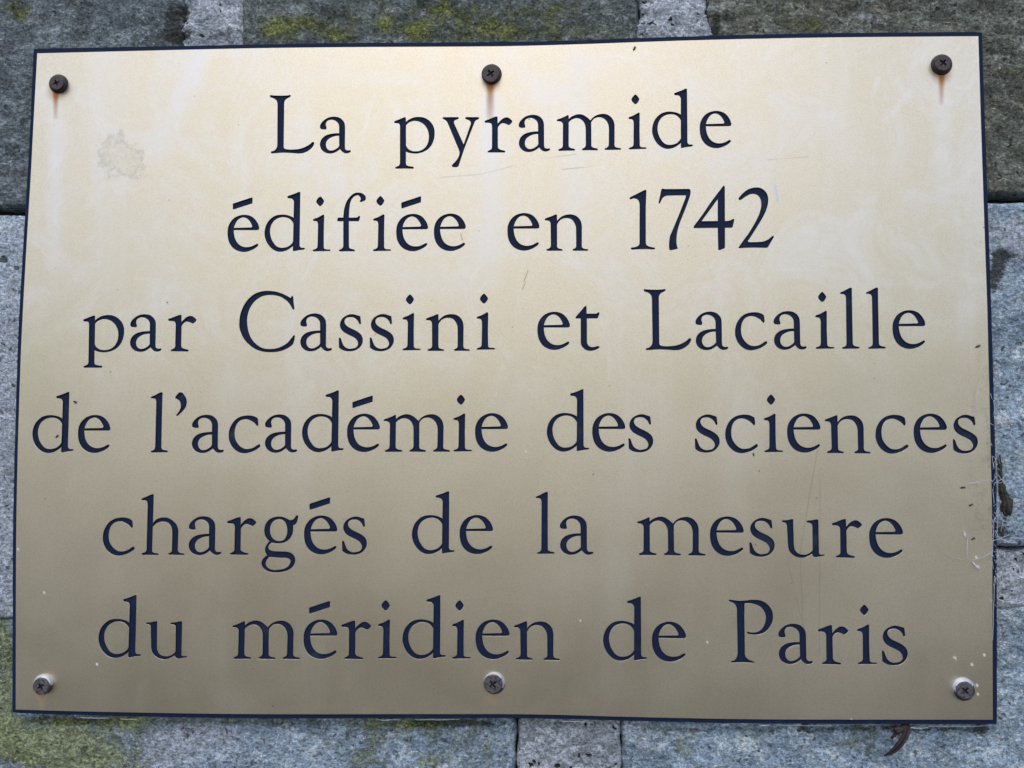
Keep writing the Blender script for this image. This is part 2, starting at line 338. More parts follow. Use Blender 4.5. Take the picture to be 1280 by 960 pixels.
# ------------------------------------------------------------------ lettering: outlines drawn by hand, 'x,y' smooth point, 'x,y!' corner
GLY = {
'L': [(330, 105, 10.667, ["82,160! 90,151 120,154 222,158 320,154 350,149 358,156 355,168 335,182 305,196 283,218 272,245 270,300! 264,840! 268,856 285,868 330,876 400,876 480,866 560,838 615,805 648,777 662,776 670,786 668,805 645,845 600,885 550,912 505,924! 460,927 400,922 250,916 130,924 100,924 95,912 100,902 135,892 160,870 175,845 181,800! 184,300! 180,245 165,215 140,196 110,184 88,175"])],
'a': [(330, 105, 10.667, ["748,580 748,560 760,530 800,485 860,450 930,438 1000,450 1045,482 1070,520 1078,560 1079,600! 1077,840! 1082,868 1098,884 1120,888 1145,885 1155,893 1150,908 1125,920 1090,924 1060,915 1035,895 1012,868! 985,890 940,915 895,926 850,924 800,905 765,870 748,825 750,780 770,735 810,697 860,675 930,662 1002,658! 1002,600! 1000,555 985,520 950,490 910,477 880,478 845,492 825,520 823,550 832,585 828,603! 800,606 770,602 752,592", "1002,690! 940,696 880,720 840,755 824,800 830,845 855,878 890,890 925,885 965,865 990,845 1003,825!"])],
'p': [(490, 135, 10.667, ["30,188 38,177 80,160 130,140 170,126 183,130! 186,192! 215,165 260,140 310,125 370,121 430,132 490,165 535,215 562,275 568,340 560,410 535,480 490,540 430,580 370,600 310,607 250,602 205,590 185,580! 185,740! 192,762 215,775 260,782 285,787 290,797 280,809! 150,808 60,809! 44,803 46,792 65,783 90,772 104,755 108,735! 108,250! 104,225 92,208 70,203 48,203 35,198", "186,235! 210,205 250,183 300,172 350,178 400,200 445,240 475,290 490,340 493,400 482,460 455,515 415,552 370,573 310,580 260,572 220,550 195,520 186,495!"])],
'y': [(490, 135, 10.667, ["680,125! 882,124! 889,136 880,148 850,158 830,172 825,190 830,212! 955,490! 1045,235! 1052,205 1045,180 1020,160 990,150 978,138 985,124! 1150,124! 1160,134 1155,147 1125,160 1105,180 1090,215! 960,550! 887,772! 872,786 820,788 800,780 800,766 850,712 885,660 900,615 902,585! 885,540! 752,222! 735,185 710,160 685,148 676,138"])],
'r': [(595, 135, 12.8, ["138,215 145,206 200,185 260,160 320,140 343,142! 346,255! 380,215 430,172 480,153 520,160 560,190 580,212 575,228 550,255 530,270 510,268 470,250 430,243 400,252 370,280 348,315! 348,620! 355,645 380,665 430,680 462,688 466,700 455,712! 200,712! 188,705 190,692 215,680 245,660 255,635! 257,310! 250,265 232,245 190,237 150,236 140,228"])],
'm': [(690, 105, 10.667, ["65,485 72,476 130,455 185,430 210,416 220,420! 224,470! 260,438 310,415 355,405 405,412 455,438 495,472 512,488! 545,450 590,420 640,405 690,400 740,412 785,442 818,490 832,540 833,600! 832,820! 840,838 865,850 900,855 918,863 915,877! 720,879! 704,875 706,862 735,848 752,830 758,800! 760,620! 755,560 735,505 700,468 660,448 610,445 565,460 535,490 522,515! 524,820! 530,838 555,853 600,862 610,872 605,883! 415,884! 402,878 404,866 430,852 447,832 452,800! 450,620! 445,560 425,510 390,475 350,458 310,458 265,475 235,498 222,515! 221,820! 228,842 255,858 295,866 307,876 300,887! 100,892! 86,887 88,875 115,862 138,845 145,815! 147,560! 142,525 125,505 95,497 72,495"])],
'i': [(690, 105, 10.667, ["1022,455 1030,444 1080,425 1130,398 1155,384 1168,392! 1166,620! 1170,820! 1178,836 1200,845 1240,846 1258,852 1258,864! 1045,872! 1026,868 1028,855 1055,845 1080,828 1088,800! 1090,540! 1085,495 1070,473 1040,468 1026,466", "1113,143 1130,155 1150,180 1163,203 1155,225 1135,255 1110,270 1085,250 1065,225 1061,205 1075,178 1095,155"])],
'd': [(810, 100, 10.667, ["350,188 352,178 400,160 460,137 505,117 518,122! 522,500! 524,830! 532,850 555,863 585,862 597,870 585,885! 520,893! 450,908! 438,903! 438,838! 400,870 350,900 290,917 235,916 180,895 130,855 90,800 65,740 55,680 62,610 85,545 125,490 175,450 230,430 290,424 350,430 400,445 438,465! 438,280! 435,240 415,212 385,203 358,201", "438,540! 415,505 380,475 330,458 280,458 230,472 180,505 145,555 127,620 128,680 145,745 175,800 215,845 260,865 310,866 370,850 415,815 438,780!"])],
'e': [(810, 100, 10.667, ["690,650 695,585 720,520 765,465 825,430 895,414 960,420 1020,445 1070,495 1100,550 1110,595 1100,612! 1080,616! 770,618! 775,670 790,730 820,785 865,825 920,845 980,845 1030,830 1065,812 1090,800 1104,810 1100,825 1060,860 1000,890 940,907 880,907 820,890 760,850 715,785 695,715", "772,590! 785,545 815,490 850,460 900,447 940,460 980,495 1010,545 1018,570 1005,583!"])],
'f': [(405, 230, 10.667, ["178,492! 185,455 195,450! 258,450! 262,400 270,340 290,265 325,200 370,150 415,122 460,117 510,128 550,160 558,185 552,212 520,232 490,240 478,232 490,210 488,185 470,160 445,150 410,162 375,195 350,250 338,330 333,400 331,450! 440,450! 458,432 475,428 480,437 465,490 455,497! 331,497! 332,830! 340,855 370,868 400,876 412,886 405,897! 215,898! 202,893 204,880 232,868 252,850 258,820! 258,497! 190,497"])],
'n': [(520, 360, 10.667, ["135,418 140,408 190,388 250,365 285,350 298,358! 300,440! 335,400 380,370 430,354 480,350 535,360 585,392 618,440 632,500 632,560! 630,780! 640,802 670,815 705,818 716,826 710,838! 520,838! 508,830 512,818 535,808 553,790 556,760! 556,560! 552,510 530,455 495,415 450,400 400,400 350,420 315,455 298,490! 298,780! 305,800 330,812 362,820 372,828 366,838! 170,839! 156,833 160,820 190,808 210,790 216,760! 214,490! 208,455 190,435 160,430 140,428"])],
'1': [(780, 230, 10.667, ["75,192 80,182 130,155 200,120 270,85 290,80 298,92! 290,300! 290,780! 300,815 335,835 385,847 410,853 413,865 400,872! 250,869 110,876! 94,868 98,852 140,845 180,832 202,810 208,780! 210,290! 205,250 190,215 165,198 130,192 95,203 80,202"])],
'7': [(780, 230, 10.667, ["500,78! 515,65 540,70! 700,70! 850,67! 878,72 888,95 880,160 850,250 820,330 780,430 745,520 715,620 703,700 700,780 708,830 718,860! 690,870 625,884! 608,880! 603,820 606,760 615,700 640,640 690,520 740,400 790,270 818,200 830,152! 700,152! 570,156! 530,175 505,205 485,250 475,262 465,250 468,230 485,150"])],
'4': [(865, 225, 10.667, ["22,632 25,620 80,545! 160,435! 250,300! 340,180! 412,88! 425,78 436,92! 438,549! 470,548 510,540 545,522 560,524 560,540 540,630! 520,638! 438,638! 438,900! 430,912! 370,935! 350,930! 343,638! 40,642! 28,641", "343,255! 343,549! 125,552!"])],
'2': [(865, 225, 10.667, ["622,252 630,235 670,190 720,145 780,115 850,102 910,108 960,135 1000,185 1017,245 1015,310 995,390 960,470 910,560 850,655 790,750 745,815! 752,826 775,831 830,830 900,828 960,820 1010,798 1050,770 1075,748 1092,752 1092,765! 1012,898! 990,905! 800,902 640,910! 622,905! 630,890! 700,790! 760,710 820,610 880,500 910,420 925,350 922,280 905,235 870,200 830,187 790,188 745,205 700,232 660,262 640,268 626,262"])],
'C': [(290, 355, 10.667, ["98,520 105,440 130,350 175,260 240,180 320,125 410,98 500,94 590,105 670,130 740,165 785,190! 795,165 808,162 815,180 822,260 832,330! 822,342 805,332! 780,285 740,235 690,195 630,165 560,150 480,148 400,165 320,215 260,285 220,370 202,460 205,560 230,670 280,760 350,825 430,862 520,868 610,855 690,820 750,775 795,720 825,685 838,693! 832,740 815,800! 760,845 690,880 610,903 520,910 420,903 320,872 235,815 165,740 120,650 100,580"])],
's': [(415, 365, 10.667, ["375,430! 385,428 390,410! 380,325! 340,312 290,298 240,300 180,325 135,365 113,415 112,455 125,495 158,532 208,563 268,591 318,622 348,668 350,705 325,740 280,755 230,758 185,740 155,710 135,665 118,618 105,608 95,618! 97,740! 120,760 160,780 220,790 280,787 340,765 385,725 410,675 412,620 394,575 354,537 300,506 240,478 192,444 170,404 175,368 200,345 240,335 290,340 330,365 355,395 368,427"])],
't': [(660, 365, 12.8, ["762,408 770,395 830,325! 890,255! 915,228 935,232! 938,350! 1100,348! 1118,330 1138,330 1142,345 1115,415! 1105,423! 942,424! 942,780! 950,830 975,865 1010,882 1060,882 1110,868 1135,868 1143,882 1130,898 1080,925 1010,942 950,935 890,900 855,850 845,790! 845,424! 780,424! 764,418"])],
'c': [(910, 355, 10.667, ["95,630 102,570 130,500 175,440 235,400 300,382 350,378 410,385 450,400 478,420! 485,470! 488,500! 475,518 462,510! 430,475 390,450 340,430 290,430 240,448 200,490 178,550 172,620 182,690 210,745 255,795 310,825 365,828 410,818 455,795 490,770 508,765 522,780 518,795 460,840 390,870 310,885 240,872 180,835 130,775 100,700"])],
'l': [(180, 480, 10.667, ["90,185 95,175 150,150 210,118 236,111 248,120! 240,400! 232,850! 240,868 270,882 305,888 318,898 310,910! 110,914! 92,908 95,895 120,888 142,870 150,845! 160,480! 165,250! 160,215 145,198 120,192 95,190"])],
"'": [(180, 480, 10.667, ["485,112 510,120 540,155 562,200 568,250 555,305 525,350 480,395 445,425 432,425 430,415! 460,375 485,330 490,280 478,235 445,205 418,190 418,175 440,145 465,118"])],
'h': [(120, 615, 10.667, ["608,98 612,88 670,65 730,38 758,30 770,40! 765,230! 758,420! 790,380 840,352 900,340 960,348 1020,380 1065,425 1092,480 1098,530! 1090,770! 1098,795 1125,815 1165,820 1178,830 1170,840! 980,838! 962,830 966,818 995,808 1012,785 1014,760! 1018,540! 1010,480 985,435 945,405 890,395 840,402 790,430 757,465! 748,780! 755,802 785,815 825,820 836,830 830,840! 625,840! 608,832 612,818 645,808 668,790 675,765! 690,180! 685,140 670,118 640,110 612,108"])],
'g': [(320, 630, 10.667, ["548,150 562,160 560,185 545,240 525,270 495,285! 495,340 485,400 455,455 410,495 350,520 280,525 205,515! 175,545 163,575 170,600 200,622 240,630 330,633 410,637 470,655 510,695 523,740 515,790 485,840 430,880 360,903 280,912 200,908 140,888 95,850 73,805 78,765 105,720 150,685! 135,665 125,640 122,600 135,560 165,515 180,498! 150,470 125,430 112,380 115,320 135,260 175,210 230,180 300,168 370,178 420,200 450,215 480,212 510,195 530,165", "300,203 345,210 385,240 408,290 418,350 412,410 390,460 350,490 300,495 250,480 210,440 190,385 188,320 205,265 245,220", "180,705! 240,712 330,718 400,720 440,732 460,760 455,795 425,835 370,865 300,878 220,878 165,855 135,820 130,785 145,745"])],
'u': [(110, 740, 9.846, ["712,385 720,377 780,372 835,360 850,365! 848,400! 846,660! 850,710 875,760 915,785 955,792 1000,788 1045,765 1075,735! 1080,440! 1070,415 1045,402 1018,397 1012,388 1020,378 1080,372 1135,360 1155,368! 1148,770! 1155,785 1180,790 1210,790 1218,798 1200,806! 1150,815 1115,822 1085,815 1072,798 1065,780! 1020,805 960,828 900,825 840,800 795,755 778,700 775,640! 772,440! 765,415 745,400 720,397"])],
'P': [(900, 740, 10.667, ["118,115 120,103 150,105 250,118 330,115 420,105 500,107 570,125 630,165 675,220 700,280 705,330 695,400 660,470 605,530 550,557 480,568 420,567 370,555 360,545 362,530! 380,535 430,542 490,535 545,505 585,450 608,380 608,310 580,245 535,195 470,165 400,150 340,152 325,160! 322,300! 330,830! 345,870 380,900 430,922 460,935 455,946! 300,938 160,942! 148,935 152,922 190,910 215,885 228,850! 235,820! 225,240! 218,200 195,160 155,135 125,125"])],
}
GLY['é'] = GLY['e'] + [(275, 235, 10.667, ["178,218! 186,208! 430,128! 440,133! 438,205! 190,285! 180,282!"])]
BASE = [
 [(340, 191.2), (600, 190.6), (700, 188.3), (800, 186.6), (860, 185.2), (915, 184.6)],
 [(285, 314.6), (400, 314.2), (475, 313.9), (690, 312.7), (800, 311.5), (870, 310.6), (960, 309.8)],
 [(105, 439.4), (220, 438.7), (510, 438.1), (600, 437.2), (750, 436.9), (810, 437.2), (1030, 436.1), (1160, 435.7)],
 [(40, 566), (200, 565.6), (500, 564.6), (720, 564.2), (960, 565.3), (1070, 565.6), (1220, 566)],
 [(130, 693.3), (290, 693), (520, 692.4), (680, 692.4), (810, 693.7), (950, 695), (1060, 696.7), (1130, 697.2)],
 [(125, 822), (300, 823.6), (480, 823.3), (690, 824), (790, 826), (930, 828.4), (1040, 830), (1140, 831)],
]
LINES = [
 "L337.5 a400.1 p492.8 y553.4 r605.8 a648.5 m696.1 i785.8 d815.2 e874.7",
 "é284.6 d330.8 i391 f421.7 i466.4 é495.4 e542.5 e634.4 n681 1787 7823.4 4867.1 2923.1",
 "p104.1 a162.7 r210.4 C299.2 a375.5 s423.6 s462.3 i503.3 n532.7 i596.1 e671.9 t719.5 L804.7 a869.4 c918.9 a967 i1019.2 l1050 l1082.6 e1115.6",
 "d40.6 e97.6 l188.4 '219.2 a240 c286 a331.4 d377.6 é434 m479.6 i567 e594 d683.6 e740.4 s785.6 s868.6 c906.6 i955 e984 n1031 c1094.4 e1142 s1191",
 "c128.6 h177 a236 r283.9 g326.8 é380.2 s427.7 d515 e574.6 l669.6 a700 m796.4 e887.6 s936.8 u977.4 r1040 e1086.4",
 "d123.2 u182.6 m290.4 é379.6 r426.6 i472.4 d503.2 i565 e594.6 n642.6 d754 e815 P911.1 a973 r1022.4 i1071.4 s1102.4",
]
REFLINE = {'L': 0, 'a': 0, 'p': 0, 'y': 0, 'r': 0, 'm': 0, 'i': 0, 'd': 0, 'e': 0, 'f': 1, 'n': 2, '1': 1, '7': 1, '4': 1, '2': 1, 'C': 2, 's': 2, 't': 2, 'c': 2, 'l': 3, "'": 3, 'h': 4, 'g': 4, 'u': 5, 'P': 5}
def base_y(k, x):
    def lin(x):
        b = BASE[k]
        if x <= b[0][0]: return b[0][1]
        for (x0, y0), (x1, y1) in zip(b, b[1:]):
            if x <= x1: return y0 + (y1 - y0) * (x - x0) / (x1 - x0)
        return b[-1][1]
    return (lin(x - 25) + 2 * lin(x) + lin(x + 25)) / 4
def frame(k, x):
    """local letter frame: baseline slope, stem slope and scale"""
    y = base_y(k, x)
    return y, (base_y(k, x + 40) - base_y(k, x - 40)) / 80, .000045 * (x - 620), (43.2 + .0016 * x + .0057 * y) / 45.5
def crom(s, sub=5):
    pts = []
    for w in s.split():
        c = w.endswith('!'); w = w.rstrip('!'); x, y = w.split(',')
        pts.append((Vector((float(x), float(y))), c))
    n = len(pts); out = []
    for i in range(n):
        (p1, c1), (p2, c2) = pts[i], pts[(i + 1) % n]
        out.append(p1)
        if c1 and c2: continue
        p0, p3 = pts[i - 1][0], pts[(i + 2) % n][0]
        d0, d1, d2 = [max((a - b).length, 1e-4) ** .5 for a, b in ((p1, p0), (p2, p1), (p3, p2))]
        t1 = ((p1 - p0) / d0 - (p2 - p0) / (d0 + d1) + (p2 - p1) / d1) * d1
        t2 = ((p2 - p1) / d1 - (p3 - p1) / (d1 + d2) + (p3 - p2) / d2) * d1
        if c1: t1 = (p2 - p1) * 1.5 - t2 * .5
        if c2: t2 = (p2 - p1) * 1.5 - t1 * .5
        ns = sub if (p2 - p1).length > 25 else 3
        for j in range(1, ns):
            t = j / ns; a, b = t * t, t * t * t
            out.append(p1 * (2 * b - 3 * a + 1) + t1 * (b - 2 * a + t) + p2 * (3 * a - 2 * b) + t2 * (b - a))
    return out
def local_glyph(ch):
    """outlines in letter units: origin on the baseline at the leftmost point"""
    res = []
    for gi, (x0, y0, z, paths) in enumerate(GLY[ch]):
        src = ch if ch != 'é' else 'e'
        k = REFLINE[src] if gi == 0 else 1
        raw = [[(x0 + p.x / z, y0 + p.y / z) for p in crom(s)] for s in paths]
        if gi == 0: ax = min(p[0] for p in raw[0])
        else: ax = 284.56
        by, bs, vs, sc = frame(k, ax + 20)
        by0 = by - bs * 20
        for lp in raw:
            o = []
            for px, py in lp:
                dy = py - by0; dx = px - ax
                gy = (dy - bs * dx) / sc
                gx = (dx - vs * gy * sc) / sc
                o.append((gx, gy))
            res.append(o)
    return res
GL = {ch: local_glyph(ch) for ch in GLY}
letters = []
for k, ln in enumerate(LINES):
    for w in ln.split():
        ch, ax = w[0], float(w[1:])
        by, bs, vs, sc = frame(k, ax + 20)
        by0 = by - bs * 20
        g = GL[ch]
        lm = min((vs * gy + gx) * sc for gx, gy in g[0])
        letters.append([[P(ax - lm + gx * sc + vs * gy * sc, by0 + gy * sc + bs * (gx * sc)) for gx, gy in lp] for lp in g])

# ------------------------------------------------------------------ the plaque
def poly(s, depth=0.0):
    return [P(*map(float, w.split(',')), depth) for w in s.split()]
def smooth_side(s, step=8):
    """dense smooth polyline through points, ends kept"""
    pts = [Vector(tuple(map(float, w.split(',')))) for w in s.split()]
    out = []
    for i in range(len(pts) - 1):
        p1, p2 = pts[i], pts[i + 1]
        t1 = (p2 - pts[i - 1]) / 1 if i else (p2 - p1)
        t2 = (pts[i + 2] - p1) if i + 2 < len(pts) else (p2 - p1)
        L = (p2 - p1).length
        t1 = t1.normalized() * L; t2 = t2.normalized() * L
        n = max(2, int(L / step))
        for j in range(n):
            t = j / n; a, b = t * t, t ** 3
            out.append(p1 * (2 * b - 3 * a + 1) + t1 * (b - 2 * a + t) + p2 * (3 * a - 2 * b) + t2 * (b - a))
    return out
def outline(top, right, bottom, left, depth, rag=0.0):
    pts = smooth_side(top) + smooth_side(right) + smooth_side(bottom) + smooth_side(left)
    out = []
    for i, p in enumerate(pts):
        q = p.copy()
        if rag: q += Vector((noise.noise(Vector((p.x * .05, p.y * .05, 3))), noise.noise(Vector((p.x * .05, p.y * .05, 9))))) * rag
        out.append(P(q.x, q.y, depth))
    return out
OUT = ("41,60 300,55 420,52.9 615,51.5 690,50.2 850,44.8 940,42.3 1050,40.4 1227.2,38.7",
       "1228.7,40.2 1231.5,130 1234.8,220 1236.8,280 1240.2,380 1242,440 1243.5,500 1247,640 1247.3,720 1247.5,905.4",
       "1246.8,906 980,905.3 900,904.4 780,901.6 680,899 600,898.4 300,898.6 100,894.6 14.8,892",
       "14,891 14.6,700 15.2,640 17,560 20,460 22.3,400 28,300 33,220 36.2,160 40.7,61")
INN = ("46.5,66.6 300,60.6 420,59 620,57.8 700,56 850,50.8 940,48.5 1050,46.6 1223,45.2",
       "1223,45.2 1225.5,130 1228.5,220 1230.5,280 1234,380 1235.5,440 1237,500 1240.2,650 1240.5,720 1241,899.7",
       "1241,899.7 980,899.4 900,898.6 780,896 680,893.3 600,892.7 300,892.6 100,889.3 19.6,887",
       "19.6,887 20,700 20.6,640 22.3,560 25.4,460 28,400 33.5,300 38.4,220 41.5,160 46.5,66.6")
plaque = empty('engraved_plaque', (0, 0, PZ - PB), 'brass-coloured plaque with six engraved lines of dark blue French text, screwed to a stone wall', 'plaque')
face = fill([outline(*INN, 0.0)] + [lp for l in letters for lp in l], .00042, .0001)
stand(face, .00042)
fo = link('brass_face', face, plaque, (BRASS, NAVY))
for p in face.polygons:
    if abs(p.normal.y) < .5: p.material_index = 1
    p.use_smooth = False
core = stand(fill([outline(*OUT, 0.0, .35)], .0014, .0002), .0014 + .00090)
link('backing_plate', core, plaque, (NAVY,))
for l in letters:
    me = stand(fill(l, 0, 0), .00084)
    link('engraved_letter', me, plaque, (NAVY,))

# fixings: (front disc centre px, front radius px, base centre px, base radius px, sleeve material, cross angle)
def disc(cx, cz, r, n=40, wob=0.0, seed=0):
    return [(cx + r * math.cos(a) * (1 + wob * noise.noise(Vector((math.cos(a) * 2, math.sin(a) * 2, seed)))),
             cz + r * math.sin(a) * (1 + wob * noise.noise(Vector((math.cos(a) * 2, math.sin(a) * 2, seed + 5))))) for a in [2 * math.pi * i / n for i in range(n)]]
SCREWS = [((70.3, 103.4), 9.6, (73.8, 105.2), 12.6, 0, 20, 0, 'dark'), ((613.2, 91.6), 11.6, (614.6, 93), 13.0, 0, 35, 0, 'dark'), ((1179, 78.2), 10.6, (1176.6, 81.2), 13.2, 0, 50, 0, 'dark'),
          ((50.6, 858.2), 10.4, (54.4, 855), 12.6, 1, 30, 0, ''), ((616, 855.4), 11.6, (618, 853.6), 13.4, 1, 38, 0, ''), ((1206.8, 863.6), 10.6, (1204, 861.2), 13.6, 1, 45, 1, '')]
for si, (fc, fr, bc, br, sh, ang, wash, _) in enumerate(SCREWS):
    H_ = .0036 if si not in (1, 4) else .003
    bx, bz = P(*bc, 0.0); fx, fz = P(*fc, -H_)
    k = MM
    r0, r1 = br * k, fr * k * (1 - H_ / .41)
    # head disc with a cross cut into it
    a = math.radians(ang); cl, cw = r1 * .46, r1 * .12
    cross = []
    for q in range(4):
        for (u, v) in ((cw, cw), (cl, cw * .8), (cl, -cw * .8), (cw, -cw)):
            t = a + q * math.pi / 2
            cross.append((fx + u * math.cos(t) - v * math.sin(t), fz + u * math.sin(t) + v * math.cos(t)))
    # order the 12 outline points round the cross
    cross = []
    for q in range(4):
        t = a + q * math.pi / 2
        for (u, v) in ((cl, -cw * .8), (cl, cw * .8), (cw, cw)):
            cross.append((fx + u * math.cos(t) - v * math.sin(t), fz + u * math.sin(t) + v * math.cos(t)))
    rim = disc(fx, fz, r1, 40, .05, si)
    head = stand(fill([disc(fx, fz, r1 * .90, 40, .05, si), cross], .0004), -H_ + .0004)
    ho = link('screw', head, plaque, (IRON if sh else RUST,))
    # rounded edge of the head and the sleeve down to the plate
    def ring_mesh(rings):
        vs, fs = [], []; n = len(rings[0][0])
        for lp, y in rings: vs += [(x, y, z + PB) for x, z in lp]
        for j in range(len(rings) - 1):
            for i in range(n):
                b = (i + 1) % n
                fs.append((j * n + i, j * n + b, (j + 1) * n + b, (j + 1) * n + i))
        return mesh('ring', vs, fs)
    mx, mz = fx + (bx - fx) * .35, fz + (bz - fz) * .35
    edge = ring_mesh([(disc(fx, fz, r1 * .90, 40, .05, si), -H_), (disc(fx, fz, r1 * .97, 40, .05, si), -H_ + .00012), (rim, -H_ + .00045), (disc(mx, mz, r1 * 1.02, 40, .05, si), -H_ + .0013)])
    link('head_rim', edge, ho, (IRON if sh else RUST,), True)
    slv = ring_mesh([(disc(mx, mz, r1 * .96, 40), -H_ + .0010), (disc(mx, mz, r1 * 1.05, 40), -H_ + .0011), (disc(bx, bz, r0 * .97, 40), -.0009), (disc(bx, bz, r0, 40), -.0003), (disc(bx, bz, r0, 40), .0001)])
    link('collar', slv, ho, (RUST_SH if sh else RUST,), True)
    fl = stand(fill([cross]), -H_ + .0011)
    link('cross_recess', fl, ho, (RECESS,))
    if wash:
        w = ring_mesh([(disc(bx, bz, r0 * .6, 40), -.0011), (disc(bx, bz, r0 * 1.0, 40), -.0010), (disc(bx, bz, r0 * 1.04, 40), -.0006), (disc(bx, bz, r0 * 1.04, 40), 0)])
        link('washer', w, ho, (NT('dull_zinc').out((.55, .58, .64), .45, .8),), True)

# ------------------------------------------------------------------ the wall
WY = .0090                    # mean plane of the stone faces
wall = empty('stone_wall', (0, .2, PZ - .5), 'old wall of rough grey stone blocks with pale mortar joints and yellow-green lichen behind the plaque', 'wall')
wall_origin = Vector((0, .2, PZ - .5))
def blob(lst, x, y):
    s = 0
    for bx, by, rx, ry, v in lst:
        d = ((x - bx) / rx) ** 2 + ((y - by) / ry) ** 2
        s += v * math.exp(-d)
    return s
LICH = [(300, 902, 250, 7, .4), (900, 912, 240, 7, .3), (640, 30, 120, 24, .22), (560, 25, 60, 26, .2), (1000, 25, 120, 24, .16), (1255, 150, 40, 80, .14), (60, 930, 110, 34, .25), (1080, 930, 90, 24, .18), (860, 940, 70, 20, .22), (20, 12, 22, 14, .8), (345, 36, 22, 14, .95), (385, 30, 25, 12, .6), (420, 45, 22, 8, .6), (432, 20, 20, 14, .4), (478, 30, 14, 14, .7), (520, 38, 22, 14, .55), (545, 10, 30, 10, .35),
        (620, 40, 50, 14, .35), (700, 12, 40, 12, .3), (720, 44, 60, 10, .3), (1015, 32, 20, 10, .55), (960, 12, 30, 12, .3),
        (6, 800, 12, 60, .8), (5, 880, 14, 40, .9), (60, 930, 60, 26, .85), (120, 950, 60, 20, .75), (150, 905, 30, 18, .55), (170, 895, 14, 16, .8), (90, 920, 30, 16, .5), (20, 925, 18, 22, .6),
        (470, 915, 26, 26, .5), (510, 905, 20, 14, .45), (545, 915, 14, 16, .5), (545, 950, 24, 14, .55), (590, 930, 26, 20, .4), (455, 950, 30, 14, .45), (410, 925, 30, 14, .3), (1070, 928, 16, 20, .35), (1090, 925, 10, 20, .4), (1200, 935, 20, 14, .3), (855, 935, 12, 20, .4), (1262, 580, 12, 14, .5), (650, 898, 120, 8, .25), (820, 915, 24, 20, .25)]
PALE = [(15, 330, 24, 60, .6), (10, 450, 30, 70, .7), (8, 560, 30, 70, .8), (6, 680, 26, 60, .95), (10, 740, 14, 20, .5), (200, 940, 60, 30, .75), (250, 915, 60, 22, .6), (180, 955, 30, 12, .6), (330, 930, 70, 26, .35), (405, 905, 30, 14, .35),
        (1260, 290, 30, 22, .85), (1270, 320, 20, 16, .4), (1258, 540, 10, 40, .35), (1270, 300, 30, 30, .4), (40, 905, 30, 14, .35), (18, 955, 20, 10, .7), (805, 930, 26, 40, .5), (870, 915, 30, 18, .4), (1170, 930, 30, 14, .3), (1255, 700, 60, 30, .2),
        (1075, 12, 12, 10, .4), (1085, 20, 9, 6, .6), (500, 20, 5, 22, .4), (500, 45, 4, 12, .5), (888, 12, 10, 12, .4), (500, 935, 40, 20, .2), (590, 905, 60, 14, .2)]
DARK = [(232, 15, 7, 16, .7), (238, 42, 6, 9, .5), (290, 20, 4, 30, .3), (270, 20, 5, 4, .35), (815, 10, 8, 6, .5), (828, 30, 6, 5, .45), (845, 14, 7, 5, .4), (805, 44, 8, 6, .5), (860, 38, 6, 4, .35), (700, 915, 12, 6, .4), (756, 935, 8, 6, .5), (680, 940, 8, 8, .4), (1256, 738, 10, 5, .3), (100, 900, 130, 6, .55), (330, 904, 130, 5, .45), (560, 905, 100, 6, .6), (720, 905, 60, 5, .5), (880, 911, 90, 5, .6), (1060, 912, 90, 5, .6), (1180, 912, 60, 5, .6), (640, 48, 620, 3, .15), (8, 300, 6, 8, .4), (30, 430, 5, 12, .35), (5, 325, 8, 6, .9), (14, 500, 5, 8, .4), (215, 20, 12, 26, .8), (224, 48, 10, 12, .9), (208, 42, 14, 10, .5), (30, 40, 30, 16, .25), (115, 4, 12, 8, .6), (785, 30, 20, 30, .4), (895, 28, 7, 16, .95), (889, 50, 8, 12, .9), (1150, 25, 30, 20, .3), (1235, 30, 30, 30, .25), (1190, 6, 30, 10, .3),  # dark patches; the strip along the plaque's lower edge is its contact shadow, painted in
        (1252, 325, 12, 18, .8), (1244, 350, 8, 30, .7), (1262, 318, 20, 6, .5), (1226, 914, 10, 16, .7), (1005, 925, 16, 16, .35), (90, 905, 60, 9, .3), (560, 903, 70, 7, .35), (1240, 903, 30, 6, .2), (1275, 668, 26, 12, .4), (18, 755, 16, 16, .45), (1251, 660, 12, 18, .5), (1270, 560, 14, 20, .25), (1005, 906, 6, 4, .7)]
